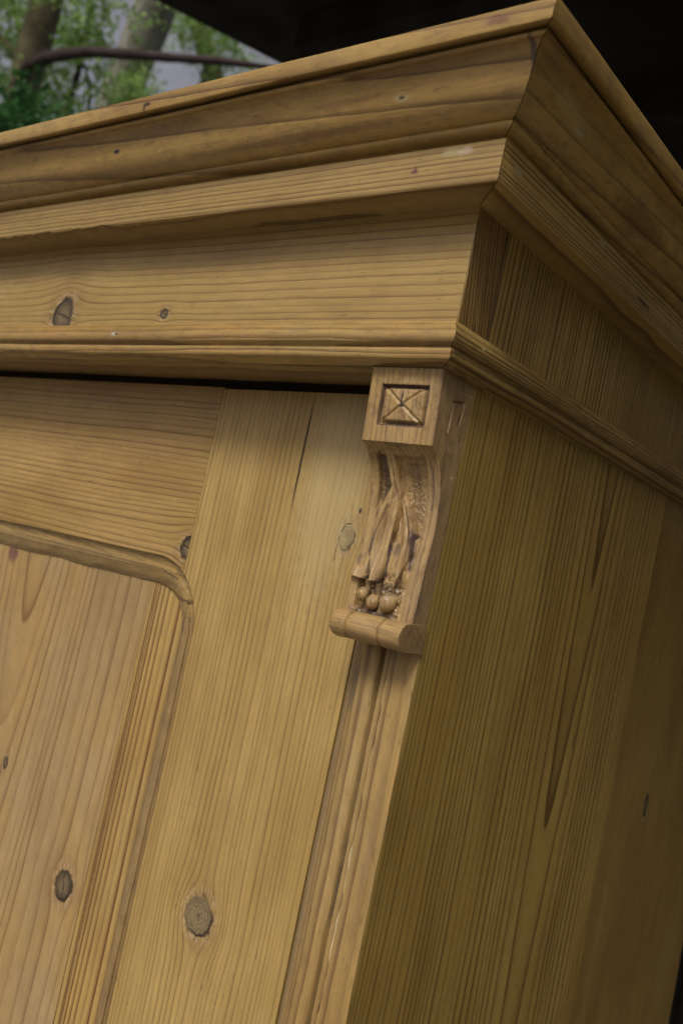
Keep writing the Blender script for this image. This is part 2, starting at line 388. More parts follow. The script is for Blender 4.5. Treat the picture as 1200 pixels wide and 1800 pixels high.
M_brk = wood('pine_bracket', u0=-0.2, w0=0.08, sp=0.0052, amt=0.6, seed=18.5, wav=1.4, sharp=3, grime=0.8, fine=1.6, base=(0.47, 0.325, 0.150), tone=(0.47, 0.305, 0.105), late=(0.20, 0.11, 0.07), relief=2.0, coat=0.25, rough=0.46, patina=0.45,
             segs=((-0.034, -0.114, -0.030, -0.155, 0.0085, (0.17, 0.11, 0.06), 0.5), (-0.068, -0.108, -0.0655, -0.135, 0.0040, (0.12, 0.08, 0.045), 0.6), (-0.066, -0.2135, -0.030, -0.2135, 0.0032, (0.10, 0.065, 0.035), 0.7), (-0.066, -0.2365, -0.026, -0.2365, 0.0024, (0.08, 0.05, 0.03), 0.7), (-0.0565, -0.146, -0.0628, -0.176, 0.001, (0.11, 0.06, 0.03), 0.7), (-0.0628, -0.176, -0.064, -0.205, 0.0011, (0.045, 0.030, 0.030), 0.75), (-0.0478, -0.17, -0.0452, -0.205, 0.0013, (0.065, 0.040, 0.042), 0.85), (-0.047, -0.15, -0.0452, -0.176, 0.0009, (0.11, 0.06, 0.03), 0.8), (-0.0255, -0.168, -0.0235, -0.196, 0.0017, (0.065, 0.040, 0.042), 0.85), (-0.039, -0.15, -0.029, -0.168, 0.0012, (0.045, 0.030, 0.030), 0.7), (-0.066, -0.104, -0.0655, -0.14, 0.0022, (0.11, 0.06, 0.03), 0.7), (-0.0665, -0.212, -0.058, -0.204, 0.0018, (0.045, 0.030, 0.030), 0.7), (-0.053, -0.213, -0.044, -0.203, 0.0018, (0.045, 0.030, 0.030), 0.6), (-0.072, -0.2385, -0.03, -0.2385, 0.0014, (0.045, 0.030, 0.030), 0.7), (-0.0665, -0.048, -0.0665, -0.082, 0.0012, (0.065, 0.040, 0.042), 0.6), (-0.066, -0.0495, -0.02, -0.0495, 0.0013, (0.065, 0.040, 0.042), 0.85), (-0.0195, -0.049, -0.0195, -0.081, 0.0014, (0.065, 0.040, 0.042), 0.8), (-0.066, -0.0825, -0.021, -0.0825, 0.0013, (0.065, 0.040, 0.042), 0.8), (-0.0443, -0.0655, -0.0443, -0.055, 0.0012, (0.045, 0.030, 0.030), 0.75), (-0.024, -0.107, -0.022, -0.142, 0.0008, (0.11, 0.06, 0.03), 0.7), (-0.014, -0.112, -0.015, -0.145, 0.0007, (0.065, 0.040, 0.042), 0.7), (-0.043, -0.11, -0.026, -0.11, 0.0012, (0.11, 0.06, 0.03), 0.5), (-0.07, -0.108, -0.0705, -0.15, 0.001, (0.11, 0.06, 0.03), 0.6), (-0.028, -0.186, -0.03, -0.212, 0.0012, (0.11, 0.06, 0.03), 0.7), (-0.0445, -0.098, -0.0445, -0.102, 0.0016, (0.065, 0.040, 0.042), 0.5)),  # segs: shade painted into carved recesses and leaf gaps, besides stains
             spots=((-0.0435, -0.0505, 0.021, 0.0016, (0.055, 0.035, 0.045), 0.8), (-0.0435, -0.0808, 0.02, 0.0013, (0.055, 0.035, 0.045), 0.8), (-0.0215, -0.064, 0.0017, 0.015, (0.055, 0.035, 0.045), 0.8), (-0.0655, -0.062, 0.001, 0.01, (0.055, 0.035, 0.045), 0.5), (-0.0445, -0.06, 0.0012, 0.0075, (0.055, 0.035, 0.045), 0.8), (-0.044, -0.0655, 0.003, 0.0028, (0.055, 0.035, 0.045), 0.7), (-0.0275, -0.17, 0.003, 0.0075, (0.055, 0.035, 0.045), 0.75), (-0.0225, -0.186, 0.0014, 0.014, (0.055, 0.035, 0.045), 0.5), (-0.04, -0.182, 0.0035, 0.006, (0.055, 0.035, 0.045), 0.6), (-0.068, -0.118, 0.003, 0.014, (0.055, 0.035, 0.045), 0.5), (-0.073, -0.195, 0.003, 0.006, (0.055, 0.035, 0.045), 0.5), (-0.033, -0.12, 0.0015, 0.01, (0.055, 0.035, 0.045), 0.4), (-0.0155, -0.125, 0.001, 0.018, (0.055, 0.035, 0.045), 0.5), (-0.045, -0.098, 0.02, 0.0015, (0.055, 0.035, 0.045), 0.4), (-0.058, -0.236, 0.018, 0.003, (0.055, 0.035, 0.045), 0.5), (-0.03, -0.246, 0.0015, 0.008, (0.055, 0.035, 0.045), 0.7), (-0.0635, -0.126, 0.0026, 0.020, (0.06, 0.045, 0.04), 0.8), (-0.046, -0.190, 0.0016, 0.018, (0.05, 0.03, 0.04), 0.7), (-0.0625, -0.190, 0.0012, 0.018, (0.08, 0.05, 0.03), 0.6), (-0.044, -0.218, 0.018, 0.004, (0.10, 0.08, 0.05), 0.6), (-0.063, -0.246, 0.0015, 0.008, (0.055, 0.035, 0.045), 0.7)))  # spots: purple stains, plus sunk ground and leaf gaps darkened as painted shade
M_sideb = wood('pine_side_board', u0=0.365, w0=0.0399, sp=0.0088, tw=0.024, amt=0.85, seed=19.5, wav=1.7, sharp=4.2, grime=0.10, base=(0.47, 0.325, 0.090), tone=(0.43, 0.275, 0.068), vary=1.3,
               slits=((0.392, -0.325, -0.345, 0.0012), (0.40, -0.37, -0.40, 0.0009)), late=(0.085, 0.040, 0.010))
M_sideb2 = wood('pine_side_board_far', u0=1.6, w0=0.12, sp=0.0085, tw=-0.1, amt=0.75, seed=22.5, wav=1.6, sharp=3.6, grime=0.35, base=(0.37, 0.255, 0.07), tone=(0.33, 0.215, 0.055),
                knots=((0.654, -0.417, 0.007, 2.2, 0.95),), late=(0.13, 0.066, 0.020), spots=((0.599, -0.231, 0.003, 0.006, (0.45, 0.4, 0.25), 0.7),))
M_dark = plain('interior_dark_wood', (0.05, 0.03, 0.015), 0.8)
M_nail = plain('old_nail_iron', (0.12, 0.11, 0.10), 0.45, 0.4, 600)
M_nail.node_tree.nodes['Principled BSDF'].inputs['Metallic'].default_value = 0.8

# ------------------------------------------------------------------ the wardrobe
XL, YB, XS = -1.12, 0.93, -0.009
W = thing('wardrobe', 'antique stripped pine wardrobe seen from below, with moulded cornice and carved corner bracket', 'wardrobe', (-0.56, 0.45, GZ))

def mitred(name_, sec, matf, mats, xl=XL, yb=YB, gapf=0.0008, parent=None, wob=0.00014, tweakf=None):
    """front and side runs of a moulding whose section is (offset d, height z), mitred at the corner"""
    n = 150
    ts = np.linspace(0, 1, n)
    jit = Wob(0.00016, 300)
    def pf(s, t):
        x1 = s[:, 0] - gapf + jit(s[:, 1])
        x = xl - s[:, 0] * 0 + (x1 - xl) * t
        return np.stack([x, -s[:, 0], s[:, 1]], 1)
    def ps(s, t):
        y1 = -s[:, 0] + 0.0002
        return np.stack([s[:, 0], y1 + (yb - y1) * t, s[:, 1]], 1)
    a = sweep(name_, sec, ts, pf, gX, matf, parent, wob, 5.0, tweak=tweakf)
    b = sweep(name_, sec, ts, ps, gY, mats, parent, wob * 0.5, 5.0)
    b['label'] = 'side run of the ' + name_.replace('_', ' ') + ', darker'
    return a, b
def smoothsec(pts, flags, seg=6):
    """open polyline -> Catmull-Rom where flagged"""
    P = [np.array(p, float) for p in pts]; out = [P[0]]
    for i in range(len(P) - 1):
        if flags[i]:
            p0 = P[i - 1] if i and flags[i - 1] else 2 * P[i] - P[i + 1]
            p3 = P[i + 2] if i + 2 < len(P) and i + 1 < len(flags) and flags[i + 1] else 2 * P[i + 1] - P[i]
            for k in range(1, seg + 1):
                s = k / seg
                out.append(0.5 * ((2 * P[i]) + (-p0 + P[i + 1]) * s + (2 * p0 - 5 * P[i] + 4 * P[i + 1] - p3) * s * s + (-p0 + 3 * P[i] - 3 * P[i + 1] + p3) * s ** 3))
        else: out.append(P[i + 1])
    return np.array(out)

cornice = sub('cornice', W)
# crown moulding: bead at the foot, cyma, fillet, groove, top fascia with a worn edge
crown = [(-0.030, 0.1285), (0.0330, 0.1285), (0.0336, 0.1305), (0.0350, 0.1322), (0.0395, 0.1334), (0.0430, 0.1342), (0.0450, 0.1356), (0.0455, 0.1374), (0.0446, 0.1392),
         (0.0458, 0.1396), (0.0520, 0.1412), (0.0580, 0.1455), (0.0630, 0.1520), (0.0660, 0.1595), (0.0680, 0.1670), (0.0705, 0.1740), (0.0745, 0.1772),
         (0.0785, 0.1770), (0.0798, 0.1778), (0.0798, 0.1802), (0.0740, 0.1824), (0.0742, 0.1848), (0.0850, 0.1812), (0.0872, 0.1812), (0.0886, 0.1825), (0.0900, 0.1935), (0.0885, 0.1958), (0.0855, 0.1965), (-0.030, 0.1965)]
fl = [0, 0, 1, 1, 1, 1, 1, 1, 0, 1, 1, 1, 1, 1, 1, 1, 0, 1, 1, 1, 1, 0, 1, 1, 1, 1, 1, 0]
mitred('crown_moulding', smoothsec(crown, fl, 4), M_cyma, M_cymas, parent=cornice, wob=0.0002)
# fascia board under it, its lower edge chipped towards the left
fas = roundpoly([(-0.030, 0.0965), (0.0375, 0.0958), (0.0385, 0.1285), (-0.030, 0.1285)], [0.0, 0.0011, 0.0008, 0.0], 3)
chip = Wob(0.0007, 60)
def chipf(s, t):
    x = XL + (0.038 - XL) * t
    a = max(0.0, min(1.0, (-0.33 - x) / 0.12))
    low = (s[:, 1] < 0.1) & (s[:, 0] > 0.03)
    s = s.copy(); s[low, 1] += a * abs(float(chip(x * 3.0)) * 1.1); s[low, 0] -= a * abs(float(chip(x * 2.0)))
    return s
mitred('fascia_board', fas, M_fascia, M_fascias, parent=cornice, tweakf=chipf)
# top board closing the cornice
board('top_board', (XL, -0.05, 0.172), (0.05, YB, 0.190), 0, M_dark, cornice, gX)

# frieze
board('frieze_board', (XL, 0.0, -0.030), (0.0, 0.0478, 0.106), 0, M_frieze, W, gX, rad=0.0010, wob=0.00012)
fr = sub('side_frieze', W)
def cornerskew(P): P[:, 0] -= 0.0004; return P
board('frieze_board', (-0.020, 0.0012, -0.030), (0.0006, 0.0474, 0.106), 2, M_friezec, fr, gZs, rad=0.0006, wob=0.0001, label='short corner piece of the side frieze with slanting grain')
for a, b in ((0.0488, 0.300), (0.3004, 0.560), (0.5604, YB)):
    board('frieze_board', (-0.020, a, -0.030), (0.0, b, 0.106), 2, M_friezes, fr, gZs, rad=0.0006, wob=0.0001)

# lower moulding: ovolo, quirk and lip
low = [(-0.012, 0.0010), (0.0010, 0.0010), (0.0022, -0.0004), (0.0040, -0.0030), (0.0066, -0.0075), (0.0078, -0.0125), (0.0070, -0.0172), (0.0045, -0.0190),
       (0.0024, -0.0200), (0.0020, -0.0212), (0.0036, -0.0222), (0.0042, -0.0236), (0.0040, -0.0290), (0.0030, -0.0304), (0.0, -0.0312), (-0.010, -0.0345), (-0.012, -0.0345)]
lf = [0, 1, 1, 1, 1, 1, 1, 0, 1, 1, 0, 1, 0, 1, 0, 0]
mitred('lower_moulding', smoothsec(low, lf, 4), M_low, M_lows, parent=W, wob=0.00022)
# carcass boards behind the mouldings
board('carcass_top', (XL, -0.002 + 0.012, -0.0350), (-0.0025, 0.068, -0.0305), 0, M_low, W, gXz, rad=0.0004)
board('carcass_rail', (XL, 0.0690, -0.0340), (-0.03, 0.076, 0.09), 0, M_dark, W, gX)

# side panels
sp = sub('side_panel', W)
def bowed(P): return P
board('side_board', (XS - 0.020, 0.0602, GZ + 0.08), (XS, 0.5280, -0.012), 2, M_sideb, sp, gZs, rad=0.0006, wob=0.00018, step=0.03)
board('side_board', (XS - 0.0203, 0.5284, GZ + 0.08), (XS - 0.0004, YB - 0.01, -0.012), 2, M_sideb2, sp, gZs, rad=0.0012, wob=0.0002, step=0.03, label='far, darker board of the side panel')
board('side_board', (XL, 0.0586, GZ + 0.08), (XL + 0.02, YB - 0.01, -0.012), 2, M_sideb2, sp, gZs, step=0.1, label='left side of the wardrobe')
board('back_board', (XL + 0.021, YB - 0.03, GZ + 0.08), (-0.03, YB - 0.011, 0.17), 2, M_dark, W, gZ, step=0.2)
board('plinth', (XL, 0.02, GZ), (0.0, YB, GZ + 0.079), 0, M_low, W, gX, step=0.1)

# corner strip (lisene): flat, step, groove, bead and cove
YS = 0.0582
def strip(x1, sgn, name='corner_strip', lab=None):
    pr = [(0.0, 0.0), (-0.0275, 0.0), (-0.0288, 0.0026), (-0.0300, 0.0040), (-0.0365, 0.0052), (-0.0374, 0.0100), (-0.0396, 0.0104), (-0.0408, 0.0050),
          (-0.0440, 0.0022), (-0.0500, 0.0006), (-0.0560, 0.0014), (-0.0600, 0.0042), (-0.0612, 0.0072), (-0.0640, 0.0094), (-0.0700, 0.0122), (-0.0760, 0.0150), (-0.0795, 0.0176), (-0.0795, 0.034), (-0.0215, 0.034), (-0.0215, 0.0012), (0.0, 0.0009)]
    f2 = [0, 0, 0, 1, 0, 1, 0, 1, 1, 1, 1, 0, 1, 1, 1, 1, 0, 0, 0, 0]
    sec = smoothsec(pr, f2, 4)
    def place(s, t): return np.stack([x1 + sgn * s[:, 0], YS + s[:, 1], np.full(len(s), t)], 1)
    def tw(s, t):
        s = s.copy(); k = (s[:, 0] > -0.030) & (s[:, 0] < -0.026); s[k, 0] += 0.0007 * math.sin(t * 90) + 0.0006 * math.sin(t * 237 + 1); return s
    return sweep(name, sec, np.linspace(GZ + 0.08, -0.0352, 300), place, gZ, M_post, W, 0.00035, 9.0, lab, tweak=tw)
strip(XS, 1)
strip(XL + 0.001, -1, lab='far left corner strip')
YD = 0.0752                                            # door face
# inner stop the door closes on
board('door_stop', (XL + 0.03, YD + 0.023, -0.060), (-0.035, YD + 0.06, 0.02), 0, M_dark, W, gX)

# ------------------------------------------------------------------ door
door = sub('door', W)
XJ, XO, ZT, RO = -0.3255, -0.2930, -0.2290, 0.075      # joint, moulding's outer edge, its top, corner radius
XDL, XDR, ZD, ZB = -1.030, -0.0900, -0.0415, GZ + 0.12
XOL = XDL + (XDR - XO)                                 # left outer edge, mirrored
MW = 0.031                                             # moulding width
cx = XO - RO; cz = ZT - RO
# cross rail with its curved lower corner, grain along x: a fine grid so that wobble and bevel can live on it
def flatpiece(name, outline, y0, y1, mat, grain, parent, label=None, bev=0.0008):
    """an outline in the XZ plane extruded from y0 (front) to y1 with a small bevel"""
    import bmesh
    bm = bmesh.new()
    n = len(outline)
    P = np.array(outline)
    nx = np.roll(P, -1, 0) - np.roll(P, 1, 0); nx = np.stack([nx[:, 1], -nx[:, 0]], 1); nx /= np.linalg.norm(nx, axis=1, keepdims=True) + 1e-12
    area = 0.5 * np.sum(P[:, 0] * np.roll(P[:, 1], -1) - np.roll(P[:, 0], -1) * P[:, 1])
    inn = -nx if area > 0 else nx
    rings = [(P + inn * bev, y0), (P + inn * bev * 0.3, y0 + bev * 0.3), (P, y0 + bev), (P, y1)]
    vs = [[bm.verts.new((q[0], y, q[1])) for q in pp] for pp, y in rings]
    for a, b in zip(vs[:-1], vs[1:]):
        for i in range(n): bm.faces.new((a[i], a[(i + 1) % n], b[(i + 1) % n], b[i]))
    bm.faces.new(vs[0]); bm.faces.new(vs[-1][::-1])
    bmesh.ops.recalc_face_normals(bm, faces=bm.faces)
    me = bpy.data.meshes.new(name); bm.to_mesh(me); bm.free()
    setgrain(me, [grain(v.co) for v in me.vertices])
    return link(name, me, mat, parent, label, 30)
g = 0.0002
arc = lambda c0, c1, r, a0, a1, n=24: [(c0 + r * math.cos(a), c1 + r * math.sin(a)) for a in np.linspace(a0, a1, n)]
aj = math.acos((XJ - g - cx) / RO)
A = [(-0.40 - 0.0, ZT)]
out = [(XJ - g, ZD)] + [(XJ - g - 0.0003 * math.sin(i * 1.7), z) for i, z in enumerate(np.linspace(ZD, cz + RO * math.sin(aj), 18))][1:-1] + arc(cx, cz, RO, aj, math.pi / 2, 20)
cxl = XOL + RO; XJL = XOL + (XO - XJ)
ajl = math.pi - aj
outl = arc(cxl, cz, RO, math.pi / 2, ajl, 16) + [(XJL + g, ZD)]
flatpiece('top_rail', out + outl, YD, YD + 0.022, M_rail, gX, door)
# right stile: straight above, opened by the moulding below
st = [(XDR, ZD)] + [(XDR, ZB), (XO, ZB)] + [(XO + 0.0004 * math.sin(k * 1.3), z) for k, z in enumerate(np.linspace(ZB, cz, 30))][1:-1] + arc(cx, cz, RO, 0.0, aj, 18) + [(XJ + g, ZD - 0.0015)]
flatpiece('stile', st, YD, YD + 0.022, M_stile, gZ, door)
st = [(XDL, ZD), (XDL, ZB), (XOL, ZB), (XOL, cz)] + arc(cxl, cz, RO, math.pi, ajl, 18) + [(XJL - g, ZD)]
flatpiece('stile', st, YD, YD + 0.022, M_stile, gZ, door, label='left stile of the door')
# moulding running round the panel opening
mp = smoothsec([(0.0, 0.0008), (0.0012, 0.0030), (0.0035, 0.0040), (0.0070, 0.0052), (0.0094, 0.0056), (0.0098, 0.0034), (0.0150, 0.0036), (0.0210, 0.0058), (0.0265, 0.0090), (0.0300, 0.0122), (0.0310, 0.0160), (0.0310, 0.020), (0.0, 0.020)],
               [1, 1, 1, 1, 0, 1, 1, 1, 1, 1, 0, 0], 4)
def run(name, pts, nrm, grain, label=None, mat=None):
    wb = Wob(0.0004, 14)
    def place(s, t):
        f = t * (len(pts) - 1); i = min(int(f), len(pts) - 2); r = f - i
        p = pts[i] * (1 - r) + pts[i + 1] * r; q = nrm[i] * (1 - r) + nrm[i + 1] * r; q = q / np.linalg.norm(q)
        ww = float(wb(t * 3))
        return np.stack([p[0] + q[0] * (s[:, 0] + ww * 0.3), YD + s[:, 1], p[1] + q[1] * (s[:, 0] + ww * 0.3)], 1)
    return sweep(name, mp, np.linspace(0, 1, len(pts)), place, grain, mat or M_mould, door, 0.0003, 20.0, label)
# horizontal run including most of the curve down to the joint
am = 0.30
def curve_pts(a0, a1, n): return [(np.array((cx + RO * math.cos(a), cz + RO * math.sin(a))), np.array((-math.cos(a), -math.sin(a)))) for a in np.linspace(a0, a1, n)]
hor = [(np.array((x, ZT)), np.array((0., -1.))) for x in np.linspace(XOL + 0.08, cx, 60)] + curve_pts(math.pi / 2, am, 26)[1:]
run('panel_moulding', [p for p, _ in hor], [q for _, q in hor], gX, 'top run of the panel moulding with a rounded corner', M_mouldh)
ver = curve_pts(am - 0.004, 0, 10) + [(np.array((XO, z)), np.array((-1., 0.))) for z in np.linspace(cz, ZB, 120)][1:]
run('panel_moulding', [p for p, _ in ver], [q for _, q in ver], gZ, 'upright run of the panel moulding')
ver = [(np.array((XOL, z)), np.array((1., 0.))) for z in np.linspace(ZT - 0.05, ZB, 20)]
run('panel_moulding', [p for p, _ in ver], [q for _, q in ver], gZ, 'left upright run of the panel moulding')
# panel boards
def taper(P):
    P[:, 0] += np.where(P[:, 0] > -0.40, (P[:, 2] + 0.26) * 0.006, 0.0); return P
board('panel_board', (-0.680, YD + 0.0130, ZB), (-0.3830, YD + 0.020, -0.236), 2, M_panel, door, gZ, rad=0.0005, wob=0.00012, step=0.02, skew=taper, label='wide door panel board with a dark knot')
board('panel_board', (-0.3826, YD + 0.0134, ZB), (-0.296, YD + 0.020, -0.236), 2, M_panel2, door, gZ, rad=0.0007, wob=0.00012, step=0.02, skew=taper, label='narrow orange door panel board with bold dark grain')
board('panel_board', (XOL + 0.005, YD + 0.0134, ZB), (-0.6804, YD + 0.020, -0.236), 2, M_panel, door, gZ, step=0.05, label='left door panel board')
board('bottom_rail', (XOL, YD + 0.0005, ZB - 0.04), (XO, YD + 0.021, ZB), 0, M_rail, door, gX, step=0.1)

# ------------------------------------------------------------------ carved bracket
BX0, BX1 = -0.0800, XS + 0.0006
brk = sub('corner_bracket', W, label='carved bracket with leaves, three berries and a small scroll under the cornice')
from functools import lru_cache
BP = np.array([(-0.0975, 0.0150), (-0.0990, 0.0175), (-0.1030, 0.0235), (-0.1110, 0.0300), (-0.1220, 0.0355), (-0.1340, 0.0392), (-0.1480, 0.0410), (-0.1620, 0.0416), (-0.1780, 0.0406),
               (-0.1950, 0.0390), (-0.2120, 0.0378), (-0.2300, 0.0372), (-0.2400, 0.0370)])
def yc(z): return float(np.interp(-z, -BP[:, 0], BP[:, 1]))
def vnoise(seed, cell):
    r2 = np.random.RandomState(seed); T = r2.rand(64, 64)
    def f(a, b):
        a = a / cell; b = b / cell; ia = int(math.floor(a)); ib = int(math.floor(b)); fa = a - ia; fb = b - ib
        fa = fa * fa * (3 - 2 * fa); fb = fb * fb * (3 - 2 * fb)
        g_ = lambda i, j: T[i % 64, j % 64]
        return (g_(ia, ib) * (1 - fa) + g_(ia + 1, ib) * fa) * (1 - fb) + (g_(ia, ib + 1) * (1 - fa) + g_(ia + 1, ib + 1) * fa) * fb - 0.5
    return f
nA, nB, nC = vnoise(1, 0.0016), vnoise(2, 0.006), vnoise(3, 0.0009)
def ss(x, a, b):
    t_ = min(1, max(0, (x - a) / (b - a))); return t_ * t_ * (3 - 2 * t_)
def segd(px, pz, a, b):
    dx, dz = b[0] - a[0], b[1] - a[1]; q = max(0, min(1, ((px - a[0]) * dx + (pz - a[1]) * dz) / (dx * dx + dz * dz)))
    return math.hypot(px - a[0] - q * dx, pz - a[1] - q * dz), q
def gridmesh(name, rows, mat, parent, grain, close=True, smooth=40, label=None):
    """rows of points -> mesh"""
    n, k = len(rows), len(rows[0])
    V = np.array(rows).reshape(-1, 3)
    F = [(j * k + i, j * k + i + 1, (j + 1) * k + i + 1, (j + 1) * k + i) for j in range(n - 1) for i in range(k - 1)]
    import bmesh
    me = mesh(name, V, F, [grain(p) for p in V])
    bm = bmesh.new(); bm.from_mesh(me); bmesh.ops.recalc_face_normals(bm, faces=bm.faces); bm.to_mesh(me); bm.free()
    return link(name, me, mat, parent, label, smooth)
def carved(name, prof, hf, sf, z_of=None, nx=120, ns=90):
    """a wraparound sheet: left side, front relief, right side; closed above, below and behind. prof: list of (z, y)"""
    rows = []
    zt, zb = prof[0][0], prof[-1][0]
    def row(z, y, shrink=0.0):
        r_ = []
        e = 0.0008
        xs = np.linspace(BX0 + e, BX1 - e, nx)
        for q in np.linspace(1, 0, 8)[:-1]: r_.append((BX0, y + e + (YS - y - e) * q, z))
        for x in xs: r_.append((x, y + hf(x, z), z))
        for q in np.linspace(0, 1, ns): yy = y + e + (YS - y - e) * q; r_.append((BX1 - sf(yy, z), yy, z))
        return r_
    body = [row(z, y) for z, y in prof]
    flat = lambda rr: [(p[0], YS, p[2]) for p in rr]
    top = [flat(body[0])]; bot = [flat(body[-1])]
    return gridmesh(name, top + body + bot, M_brk, brk, gZ)
# block: square sinking with a low pyramid, incised diagonals and a nail
CX, CZ = -0.0434, -0.0655
def block_h(x, z):
    a, b = (x - CX) / 0.0232, (z - CZ) / 0.0168
    m_ = max(abs(a), abs(b)); h = 0.00015 * nB(x, z) * 2
    if m_ < 1.0:
        edge = min((1 - abs(a)) * 0.0232, (1 - abs(b)) * 0.0168)
        h += 0.0042 * ss(edge, 0.0, 0.0008) * (1 - 0.75 * ss(edge, 0.0024, 0.0040)) if edge < 0.0045 else 0.0042 * 0.25
        h -= 0.0020 * (1 - m_) * 1.4 if edge > 0.003 else 0
        h += 0.0004 * nA(x, z)
        dd = min(abs(a - b), abs(a + b)) * 0.0135
        if m_ < 0.92: h += 0.0017 * (1 - ss(dd, 0.0004, 0.0018))
    return h
def side_s(y, z):
    h = 0.0
    for a, b, wd in (((0.0315, -0.0800), (0.0320, -0.0560), 0.0010), ((0.0320, -0.0560), (0.0480, -0.0525), 0.0009), ((0.0480, -0.0525), (0.0462, -0.0720), 0.0009), ((0.0300, -0.0830), (0.0510, -0.1150), 0.0006)):
        d, q = segd(y, z, a, b); h = max(h, 0.0024 * (1 - ss(d, wd * 0.4, wd * 1.5)))
    h = max(h, 0.0012 * (1 - ss(math.hypot((y - 0.0555) * 0.7, (z + 0.0445) * 0.6), 0.0005, 0.0018)))
    return h + 0.0002 * nB(y, z)
yb = lambda z: 0.0088 + (z + 0.0352) / (-0.0623) * 0.0050
bz = list(np.linspace(-0.0352, -0.0968, 96))
carved('block', [(z, yb(z)) for z in bz] + [(-0.0974, yb(-0.0974) + 0.0007), (-0.0976, yb(-0.0976) + 0.0018)], block_h, side_s)
# body: sunk field, stippled ground, border rails
def body_h(x, z):
    rl, rr = BX0 + 0.0090, BX1 - 0.0125 + (0.004 if z < -0.165 else 0.0) * 0
    inx = ss(x, rl - 0.0006, rl + 0.0010) * (1 - ss(x, rr - 0.0010, rr + 0.0006))
    # right field closes to a point at about z = -0.172, left field runs down to the leaf tips
    lowlim = -0.172 - 0.012 * ((-x - 0.026) / 0.02) if x > -0.047 else -0.236
    inz = ss(-z, 0.1045, 0.1065) * (1 - ss(-z, -lowlim - 0.003, -lowlim + 0.001))
    f = inx * inz
    h = 0.0050 * f
    h += f * 0.0011 * (nA(x, z * 0.8) + 0.7 * nC(x, z))
    h += (1 - f) * 0.00035 * nB(x, z)
    if z < -0.205 and x < -0.022: h += 0.0016 * ss(-z, 0.205, 0.215) * (0.6 + nA(x, z)) * ss(x, BX0 + 0.004, BX0 + 0.012)
    if -0.238 < z < -0.198: h += 0.0030 * ss(-z, 0.200, 0.208) * (1 - ss(-z, 0.230, 0.238)) * ss(x, BX0 + 0.006, BX0 + 0.012) * (1 - ss(x, -0.0290, -0.0240)) * (0.75 + 0.5 * nA(x, z))
    for a_, b_ in (((-0.0225, -0.1640), (-0.0245, -0.1900)), ((-0.0200, -0.1700), (-0.0235, -0.2150)), ((-0.0265, -0.1950), (-0.0280, -0.2180))):
        d_, q_ = segd(x, z, a_, b_); h += 0.0016 * (1 - ss(d_, 0.0004, 0.0018)) * (0.8 + nB(x, z))
    # worn grooves along the border
    h += 0.0009 * (1 - ss(abs(x - (BX1 - 0.0062)), 0.0002, 0.0009)) * (0.5 + nB(0.0, z)) * ss(-z, 0.104, 0.11) * (1 - ss(-z, 0.15, 0.16))
    return h
bodyp = smoothsec([tuple(p) for p in BP], [1] * (len(BP) - 1), 18)
carved('body', [(p[0], p[1]) for p in bodyp], body_h, side_s)
# scroll at the foot: barrel in three lengths with grooves; right end merges with the flat side
def scroll(name='scroll'):
    cy_, cz_, r0 = 0.0325, -0.2505, 0.0118
    prof_x = [(0.0, 0.55), (0.0006, 0.80), (0.0020, 0.93), (0.0050, 1.0), (0.0120, 1.0), (0.0165, 0.98), (0.0178, 0.80), (0.0190, 0.80), (0.0202, 0.99), (0.0300, 1.01), (0.0450, 1.0), (0.0494, 0.98), (0.0504, 0.80), (0.0512, 0.80),
              (0.0524, 0.98), (0.0600, 0.98), (0.0700, 0.985), (0.0716, 0.98), (0.0718, 0.965)]
    rows = []
    for dx, k in prof_x:
        x = BX0 - 0.0012 + dx * (BX1 + 0.0010 - BX0 + 0.0012) / 0.0718
        row = []
        for a in np.linspace(0, 2 * math.pi, 41)[:-1]:
            rr_ = r0 * k * (1 + 0.018 * math.sin(3 * a + dx * 200) + 0.012 * math.sin(7 * a + dx * 90))
            yy, zz = cy_ - rr_ * math.cos(a), cz_ + rr_ * math.sin(a)
            if math.cos(a) < 0:                                      # squared back to the strip
                q = (a - math.pi / 2) / math.pi; q2 = min(q, 1 - q) * 2; sg = 1 if q < 0.5 else -1
                yy = cy_ + 0.0256 * min(1, q2 * 2); zz = cz_ + sg * rr_ * (1 if q2 < 0.5 else 2 - 2 * q2)
            yy = min(yy, YS - 0.0001)
            row.append((x, yy, zz))
        rows.append(row + [row[0]])
    c0 = [(rows[0][0][0] - 0.0004, cy_, cz_)] * 41; c1 = [(rows[-1][0][0], cy_, cz_)] * 41
    o = gridmesh(name, [c0] + rows + [c1], M_brk, brk, lambda p: (p[2], p[0], p[1]), smooth=35)
    return o
scroll()
